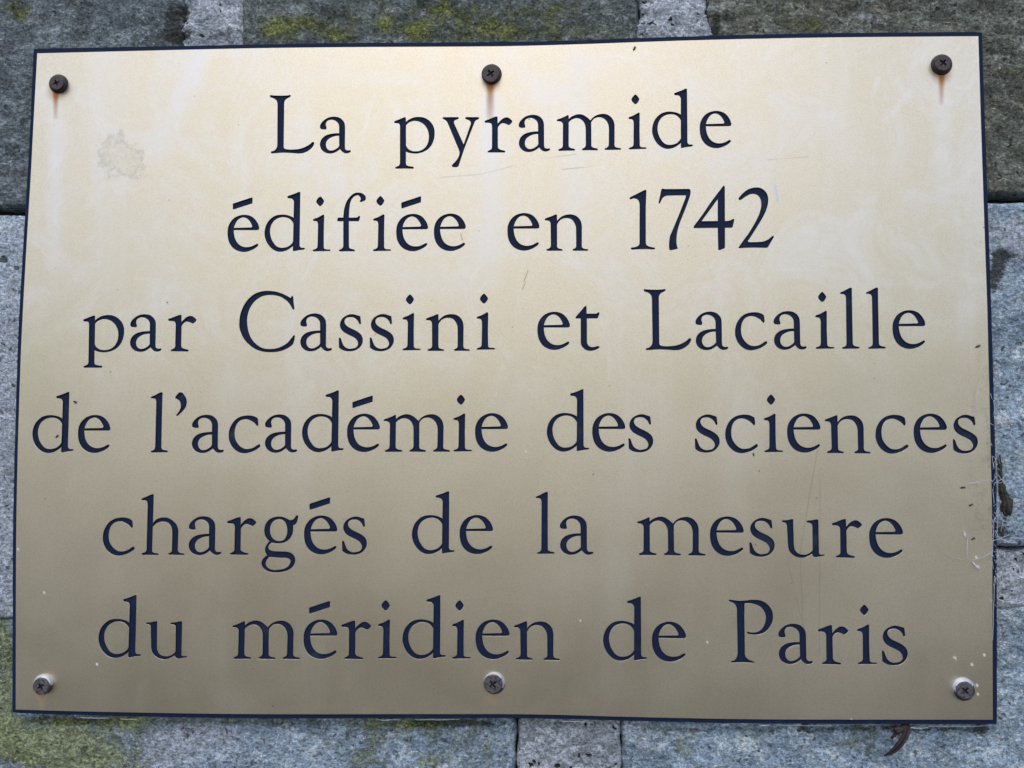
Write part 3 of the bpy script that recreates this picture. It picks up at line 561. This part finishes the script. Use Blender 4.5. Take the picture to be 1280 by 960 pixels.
def stone(name, x0, y0, x1, y1, mat, off=0.0, edge=5.0, amp=.0012, seed=0, step=2.6, wob=1.0, label=None):
    """block with a rough hewn face; x0..y1 give its place on the wall in picture pixels, edges wander"""
    sel = lambda a, b, st: [a + (b - a) * i / max(1, round((b - a) / st)) for i in range(max(1, round((b - a) / st)) + 1)]
    nx = max(2, int((x1 - x0) / step)); ny = max(2, int((y1 - y0) / step))
    vs, fs, cols = [], [], []
    for j in range(ny + 1):
        for i in range(nx + 1):
            u, v = i / nx, j / ny
            x, y = x0 + (x1 - x0) * u, y0 + (y1 - y0) * v
            # wandering arris
            ex = noise.noise(Vector((y * .03, seed, 1))) * 4 + noise.noise(Vector((y * .3, seed, 6))) * 1.0 + noise.noise(Vector((y * .14, seed, 2))) * 1.6
            ez = noise.noise(Vector((x * .03, seed, 3))) * 2.5 + noise.noise(Vector((x * .14, seed, 4))) * 1.2
            dx = min(x - x0, x1 - x); dz = min(y - y0, y1 - y)
            xx = x + ex * wob * (1 if u > .5 else -1) * max(0, 1 - dx / 22)
            yy = y + ez * wob * (1 if v > .5 else -1) * max(0, 1 - dz / 22)
            d = min(dx, dz)
            h = 0
            if d < edge: h = .0042 * (1 - math.sqrt(max(0, 1 - (1 - d / edge) ** 2)))
            p = Vector((x, y, seed * 7))
            fr = noise.fractal(p * .012, 1.0, 2.0, 3) * amp * 1.6 + noise.fractal(p * .07, .9, 2.1, 4) * amp * 1.0 + noise.noise(p * .33) * amp * .4
            X, Z = P(xx, yy, WY)
            vs.append((X - wall_origin.x, WY + off + h + fr - wall_origin.y, Z + PZ - wall_origin.z))
            near = -60 < x < 1340 and -60 < y < 1020 and not (90 < x < 1180 and 90 < y < 860)
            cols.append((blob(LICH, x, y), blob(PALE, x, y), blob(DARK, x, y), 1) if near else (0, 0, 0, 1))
    n1 = nx + 1
    for j in range(ny):
        for i in range(nx):
            a = j * n1 + i
            fs.append((a, a + n1, a + n1 + 1, a + 1))
    # sides into the wall
    def side(idx):
        b = len(vs)
        for q in idx:
            X, Y, Z = vs[q]; vs.append((X, Y + .03, Z)); cols.append(cols[q])
        for m in range(len(idx) - 1): fs.append((idx[m], b + m, b + m + 1, idx[m + 1]))
    side([i for i in range(n1)][::-1]); side([ny * n1 + i for i in range(n1)])
    side([j * n1 for j in range(ny + 1)]); side([j * n1 + nx for j in range(ny + 1)][::-1])
    me = mesh(name, vs, fs)
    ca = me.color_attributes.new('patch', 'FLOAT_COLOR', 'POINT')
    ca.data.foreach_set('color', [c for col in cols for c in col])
    o = link(name, me, wall, (mat,), True)
    if label: o['label'] = label
    return o
S_DARK = mat_stone('weathered_stone', (.11, .135, .148), (.185, .225, .245), (.42, .50, .56), .5, .85, moss=.06, tint=(1.12, 1.0, .85))
S_MOSS = mat_stone('mossy_stone', (.105, .128, .13), (.185, .218, .218), (.42, .48, .49), .5, .85, moss=.24)
S_OLIV = mat_stone('olive_stone', (.11, .12, .108), (.205, .22, .19), (.45, .48, .43), .7, .85, moss=.14, tint=(1.25, 1.05, .75))
S_BLUE = mat_stone('blue_grey_stone', (.26, .35, .46), (.46, .60, .76), (.80, .92, .99), .6, .95, moss=.04)
S_BMOS = mat_stone('mossy_blue_stone', (.27, .36, .47), (.48, .61, .77), (.80, .92, .99), .6, .95, moss=.20)
S_PALE = mat_stone('pale_stone', (.48, .58, .71), (.64, .76, .90), (.84, .92, .99), .7, .8, moss=-.1)
MORT = mat_stone('lime_mortar', (.36, .41, .47), (.60, .66, .75), (.80, .86, .94), 1.0, .9, moss=-.1)
stone('stone_block', -260, -220, 231, 259, S_DARK, 0, 6, .0013, 1, label='dark blue-grey block with a straight dark joint below')
stone('stone_block', 301, -220, 799, 255, S_MOSS, .0002, 6, .0013, 2, 2.6, 1.6, 'grey block mottled with yellow-green lichen')
stone('stone_block', 884, -220, 1540, 243, S_OLIV, 0, 6, .0014, 3, label='olive-grey block with a straight dark joint below')
stone('stone_block', -260, 267, 560, 775, S_PALE, 0, 6, .0012, 4, 4, label='pale bluish-white block')
stone('stone_block', 566, 252, 1540, 684, S_BLUE, 0, 6, .0013, 5, 3.2, label='blue-grey block')
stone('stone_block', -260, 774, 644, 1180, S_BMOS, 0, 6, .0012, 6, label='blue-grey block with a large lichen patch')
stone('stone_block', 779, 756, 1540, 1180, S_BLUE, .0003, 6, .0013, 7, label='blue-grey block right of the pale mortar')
stone('mortar_joint', 228, -220, 308, 262, MORT, -.0001, 9, .0019, 8, 2.0, 3.0)
stone('mortar_joint', 794, -220, 889, 250, MORT, -.0001, 10, .0019, 9, 2.0, 3.2)
stone('mortar_joint', 647.5, 690, 777, 1180, MORT, .0004, 5, .0016, 10, 2.4, 1.0)
stone('mortar_joint', 770, 689, 1540, 762, MORT, .0003, 7, .0016, 11, 2.6, 2.0)
# the same wall going on beyond the picture
k = 20
for y0, y1, xs in ((-900, -560, (-1300, -700, -40, 520, 1200, 1900, 2500)), (-555, -226, (-1300, -380, 260, 900, 1620, 2500)), (1186, 1560, (-1300, -560, 100, 840, 1500, 2500)), (1566, 1900, (-1300, -240, 480, 1130, 1820, 2500)),
                   (-220, 256, (-1300, -800, -266)), (-220, 246, (1546, 2020, 2500)), (262, 772, (-1300, -640, -266)), (252, 752, (1546, 2140, 2500)), (778, 1180, (-1300, -900, -266)), (758, 1180, (1546, 1900, 2500))):
    for a_, b_ in zip(xs, xs[1:]):
        stone('stone_block', a_ + 3, y0, b_ - 3, y1, (S_DARK, S_BLUE, S_OLIV)[k % 3], 0, 12, .0014, k, 15)
        k += 1
# dark bed behind every joint
bv = [(-.82, 0, -.1), (.8, 0, -.1), (.8, 0, 1.1), (-.82, 0, 1.1)]
bm = mesh('joint_bed', [(x, WY + .012 - .2, z) for x, _, z in bv], [(0, 1, 2, 3)])
link('joint_bed', bm, wall, (mat_plain('dark_bedding', (.015, .014, .012), (.05, .045, .038), 120, .95, .002),))

# ------------------------------------------------------------------ ground in front of the wall (light bounces off it)
gm = mesh('ground', [(-300, -300, 0), (300, -300, 0), (300, .4, 0), (-300, .4, 0)], [(0, 1, 2, 3)])
go = link('ground', gm, None, (mat_plain('trodden_earth', (.042, .038, .028), (.082, .073, .052), 3, .95, .02),))
go['kind'] = 'structure'

# ------------------------------------------------------------------ small things
def tube(pts, rad, nseg=5):
    vs, fs = [], []
    for i, p in enumerate(pts):
        a = pts[max(0, i - 1)]; b = pts[min(len(pts) - 1, i + 1)]
        t = (b - a).normalized(); n = t.orthogonal().normalized(); m = t.cross(n)
        r = rad(i / (len(pts) - 1)) if callable(rad) else rad
        for k in range(nseg):
            an = 2 * math.pi * k / nseg
            vs.append(p + (n * math.cos(an) + m * math.sin(an)) * r)
    for i in range(len(pts) - 1):
        for k in range(nseg):
            k2 = (k + 1) % nseg
            fs.append((i * nseg + k, i * nseg + k2, (i + 1) * nseg + k2, (i + 1) * nseg + k))
    fs.append(tuple(range(nseg))[::-1]); fs.append(tuple((len(pts) - 1) * nseg + k for k in range(nseg)))
    return vs, fs
def W(x, y, dep):
    X, Z = P(x, y, dep); return Vector((X, dep, Z + PZ))
def join(parts):
    vs, fs = [], []
    for v, f in parts:
        o = len(vs); vs += [tuple(q) for q in v]; fs += [tuple(i + o for i in q) for q in f]
    return vs, fs
def rel(vs, o): return [(v[0] - o[0], v[1] - o[1], v[2] - o[2]) for v in vs]

# curled dead leaf caught under the plaque
LEAF = mat_plain('dead_leaf', (.012, .008, .009), (.045, .030, .030), 500, .7, .0004)
o = W(1134, 905, .004)
leaf = empty('curled_dead_leaf', o, 'dark brown curled dead leaf hanging under the lower right edge of the plaque', 'leaf')
path = [W(*p) for p in ((1133, 903, .004), (1133.5, 912, .001), (1131, 921, -.001), (1126, 929, -.0015), (1119, 937, -.001), (1112, 942, 0), (1105, 945.2, .002))]
def blade(path, wid):
    """channel-shaped blade: folded cross section of real thickness"""
    vs, fs = [], []; n = 7
    for i, p in enumerate(path):
        a = path[max(0, i - 1)]; b = path[min(len(path) - 1, i + 1)]; t = (b - a).normalized()
        s = t.cross(Vector((0, -1, 0))).normalized(); w = wid[i]
        prof = [(-1, .0), (-.6, -.75), (-.15, -.5), (0, -.1), (.15, -.55), (.6, -.8), (1, .1)]
        for (u, d) in prof: vs.append(p + s * u * w + Vector((0, d * w * .8, 0)))
        for (u, d) in prof: vs.append(p + s * u * w * .9 + Vector((0, d * w * .8 + .0004, 0)))
    m = 14
    for i in range(len(path) - 1):
        for k in range(6):
            fs.append((i * m + k, i * m + k + 1, (i + 1) * m + k + 1, (i + 1) * m + k))
            fs.append((i * m + 7 + k + 1, i * m + 7 + k, (i + 1) * m + 7 + k, (i + 1) * m + 7 + k + 1))
        fs.append((i * m, (i + 1) * m, (i + 1) * m + 7, i * m + 7)); fs.append((i * m + 6, i * m + 13, (i + 1) * m + 13, (i + 1) * m + 6))
    return vs, fs
dense = []
for i in range(len(path) - 1):
    for t in (0, .5): dense.append(path[i].lerp(path[i + 1], t))
dense.append(path[-1])
wid = [MM * .86 * w for w in (5.5, 6, 6.4, 6, 5.4, 5.2, 5, 4.8, 4.2, 3.6, 2.8, 1.8, .6)]
v, f = blade(dense, wid); link('leaf_blade', mesh('leaf_blade', rel(v, o), f), leaf, (LEAF,), False)
v, f = tube([W(*p) for p in ((1131, 908, .003), (1126, 913, .0), (1121, 915, -.001), (1118, 919, 0), (1115, 922, .002))], lambda t: MM * (4.2 - 2.2 * t), 6)
v2, f2 = tube([W(*p) for p in ((1124, 911, .0), (1119, 912, -.001), (1115, 914, .001))], lambda t: MM * (3 - 1.5 * t), 6)
v, f = join([(v, f), (v2, f2)]); link('shrivelled_lobe', mesh('lobe', rel(v, o), f), leaf, (LEAF,))
v, f = tube([W(*p) for p in ((1136, 907, .003), (1142, 913, .002), (1148, 916, .002))], MM * .7, 5)
link('leaf_stalk', mesh('stalk', rel(v, o), f), leaf, (LEAF,))

# tuft of dead moss between plaque and wall, right side
MOSS = mat_plain('dead_moss', (.022, .022, .018), (.07, .068, .05), 700, .95, .0006)
def lump(cx, cy, rx, ry, dep, th, seed, n=18):
    vs, fs = [], []
    for i in range(n + 1):
        ph = math.pi * i / n
        for k in range(2 * n):
            th_ = math.pi * k / n
            d = Vector((math.sin(ph) * math.cos(th_), math.sin(ph) * math.sin(th_), math.cos(ph)))
            r = 1 + .45 * noise.fractal(d * 2.2 + Vector((seed, 0, 0)), 1, 2, 4)
            X, Z = P(cx, cy, dep)
            vs.append((X + d.x * rx * MM * r, dep + d.y * th * r, Z + PZ + d.z * ry * MM * r))
    for i in range(n):
        for k in range(2 * n):
            k2 = (k + 1) % (2 * n)
            fs.append((i * 2 * n + k, i * 2 * n + k2, (i + 1) * 2 * n + k2, (i + 1) * 2 * n + k))
    return vs, fs
o = W(1256, 640, WY)
v, f = join([lump(1257.5, 631, 7, 13, WY - .001, .0032, 3), lump(1251, 611, 5, 10, WY, .002, 8), lump(1249.5, 590, 2.6, 17, WY, .0016, 5), lump(1250.5, 668, 4, 10, WY, .0016, 9)])
mo = link('dead_moss_clump', mesh('moss', rel(v, o), f), None, (MOSS,), True); mo.location = o
tag(mo, 'blackish clump of dead moss on the stone beside the right edge of the plaque', 'moss')

# cobweb and fluff along the right edge
WEB = NT('cobweb_silk').out((.62, .68, .78), .6, 0)
rnd = random.Random(3)
parts = []
def strand(a, b, sag, r, da=-.0003, db=-.0003):
    p = []
    for i in range(9):
        t = i / 8
        x = a[0] + (b[0] - a[0]) * t; y = a[1] + (b[1] - a[1]) * t + sag * 4 * t * (1 - t)
        p.append(W(x + rnd.uniform(-.3, .3), y + rnd.uniform(-.3, .3), da + (db - da) * t - .0012 * 4 * t * (1 - t)))
    parts.append(tube(p, r * MM, 4))
for a, b, s_, r in (((1206, 606), (1238, 600), -1, .18), ((1210, 605), (1225, 604), -.6, .4), ((1237, 599), (1252, 603), 2, .4), ((1243, 603), (1256, 596), 1, .3), ((1247, 592), (1263, 612), 2, .25),
                    ((1205, 664), (1209, 672), 0, .5), ((1209, 672), (1209, 700), 1, .25), ((1216, 703), (1224, 712), 0, .6), ((1224, 712), (1246, 722), 1, .28), ((1241, 612), (1246, 668), 1, .3),
                    ((1244, 620), (1240, 700), -1, .25), ((1247, 604), (1247, 664), -.8, .35), ((1243, 640), (1258, 652), 2, .3), ((1240, 676), (1262, 668), 1, .3), ((1244, 664), (1256, 676), 3, .35), ((1240, 570), (1246, 610), 1, .25),
                    ((1245, 745), (1262, 752), 3, .6), ((1262, 752), (1282, 751), 2, .5), ((1243, 452), (1248, 456), 0, .7), ((1246, 454), (1249, 476), 0, .6), ((1242, 500), (1247, 540), 1, .25),
                    ((1240, 700), (1247, 740), -1, .3), ((1243, 720), (1241, 800), 1, .22), ((1247, 548), (1249, 580), 1, .3), ((1217, 520), (1226, 470), -2, .16), ((1214, 700), (1240, 690), 2, .16), ((1180, 690), (1206, 700), 2, .14),
                    ((1252, 642), (1260, 648), 1, .35), ((1254, 650), (1251, 664), 0, .4), ((1236, 556), (1250, 552), 1, .3), ((1251, 672), (1268, 678), 2, .5), ((1262, 672), (1280, 673), 0, .5), ((1243, 430), (1250, 440), 0, .4)):
    strand(a, b, s_, r, -.0004 if a[0] < 1244 else .003, -.0004 if b[0] < 1244 else WY - .002)
for _ in range(90):
    y = rnd.gauss(640, 70); x = 1243.5 + rnd.uniform(-3.5, 4.5)
    strand((x, y), (x + rnd.uniform(-5, 5), y + rnd.uniform(-9, 9)), rnd.uniform(-1, 1), rnd.uniform(.09, .24), -.0002, .0)
v, f = join(parts)
o = W(1245, 700, 0)
wb = link('cobweb', mesh('cobweb', rel(v, o), f), None, (WEB,)); wb.location = o
tag(wb, 'wispy white cobweb strands clinging to the right edge of the plaque', 'cobweb')
# loose threads along the lower edge
parts = []
for a, b, s_, r in (((100, 896.5), (135, 897.5), .5, .35), ((150, 898.6), (172, 899), .3, .3), ((380, 899.4), (410, 897.0), -3, .3), ((410, 897), (424, 900), -2, .25), ((470, 899.8), (500, 899.4), .3, .35), ((520, 899.6), (575, 899.0), .4, .3), ((700, 901.2), (735, 902.2), .3, .3),
                    ((900, 905.6), (912, 905.7), .2, .4), ((950, 906.6), (962, 906.4), .3, .6), ((968, 905.5), (1040, 907), .6, .25), ((1130, 908), (1160, 909), 2, .3), ((1135, 911), (1152, 910), -1.5, .25), ((1160, 907.6), (1240, 907.2), .5, .2)):
    strand(a, b, s_, r, .0028, .0028)
v, f = join(parts); o = W(640, 905, .003)
wb2 = link('cobweb', mesh('threads', rel(v, o), f), None, (WEB,)); wb2.location = o
tag(wb2, 'thin pale threads caught along the lower edge of the plaque', 'cobweb'); wb2['kind'] = 'stuff'

# small dead flies stuck to the brass
BUG = mat_plain('dead_fly', (.004, .004, .004), (.02, .017, .014), 2000, .5, .0001)
flies = [(793, 60.5, 3.0, 1.9, 60, 'tiny black fly on the brass under the top border'), (1222.5, 433, 3.4, 1.9, 25, 'tiny black fly near the right border beside the word Lacaille'),
         (1203.5, 609.5, 3.4, 1.6, 8, 'topmost tiny black fly of the three below the word sciences'), (1213.5, 631.5, 3.0, 1.4, 25, 'middle tiny black fly of the three below the word sciences'),
         (1216.5, 673.5, 2.6, 1.5, 25, 'lowest tiny black fly of the three below the word sciences'), (93.5, 502.5, 2.6, 1.8, -35, 'tiny black fly beside the stem of the first letter d of the fourth line'),
         (71, 545.5, 2.8, 1.4, 50, 'tiny black fly inside the bowl of the first letter d of the fourth line'), (942, 568, 2.6, 1.2, -75, 'tiny brown insect under the letter c of the word sciences')]
for x, y, lx, wy_, ang, lab in flies:
    o = W(x, y, -.0004)
    t = math.radians(ang); ax_, ay_ = math.cos(t), math.sin(t)
    ps = []
    n = 8
    for (off, l, w_) in ((-.35, .62, 1.0), (.42, .42, .8), (.85, .22, .5)):
        vs, fs = [], []
        for i in range(n + 1):
            ph = math.pi * i / n
            for k in range(n):
                th_ = 2 * math.pi * k / n
                u = (off + math.cos(ph) * l) * lx * MM * .9; v_ = math.sin(ph) * math.cos(th_) * wy_ * MM * .62 * w_; d = math.sin(ph) * math.sin(th_) * wy_ * MM * .6
                vs.append(Vector((u * ax_ - v_ * ay_, d, u * ay_ + v_ * ax_)) + o)
        for i in range(n):
            for k in range(n):
                k2 = (k + 1) % n; fs.append((i * n + k, i * n + k2, (i + 1) * n + k2, (i + 1) * n + k))
        ps.append((vs, fs))
    for s_ in (-1, 1):
        for q in (-.2, .3, .7):
            p0 = Vector((q * lx * MM * ax_, 0, q * lx * MM * ay_)) + o
            p1 = p0 + Vector((-s_ * ay_ * wy_ * 1.1 + ax_ * .4, -.3, s_ * ax_ * wy_ * 1.1 + ay_ * .4)) * MM
            ps.append(tube([p0, (p0 + p1) / 2 + Vector((0, -.0002, 0)), p1], MM * .14, 4))
    v, f = join(ps)
    fo_ = link('dead_fly', mesh('fly', rel(v, o), f), None, (BUG,), True); fo_.location = o
    tag(fo_, lab, 'insect', 'tiny dead insects stuck to the plaque')
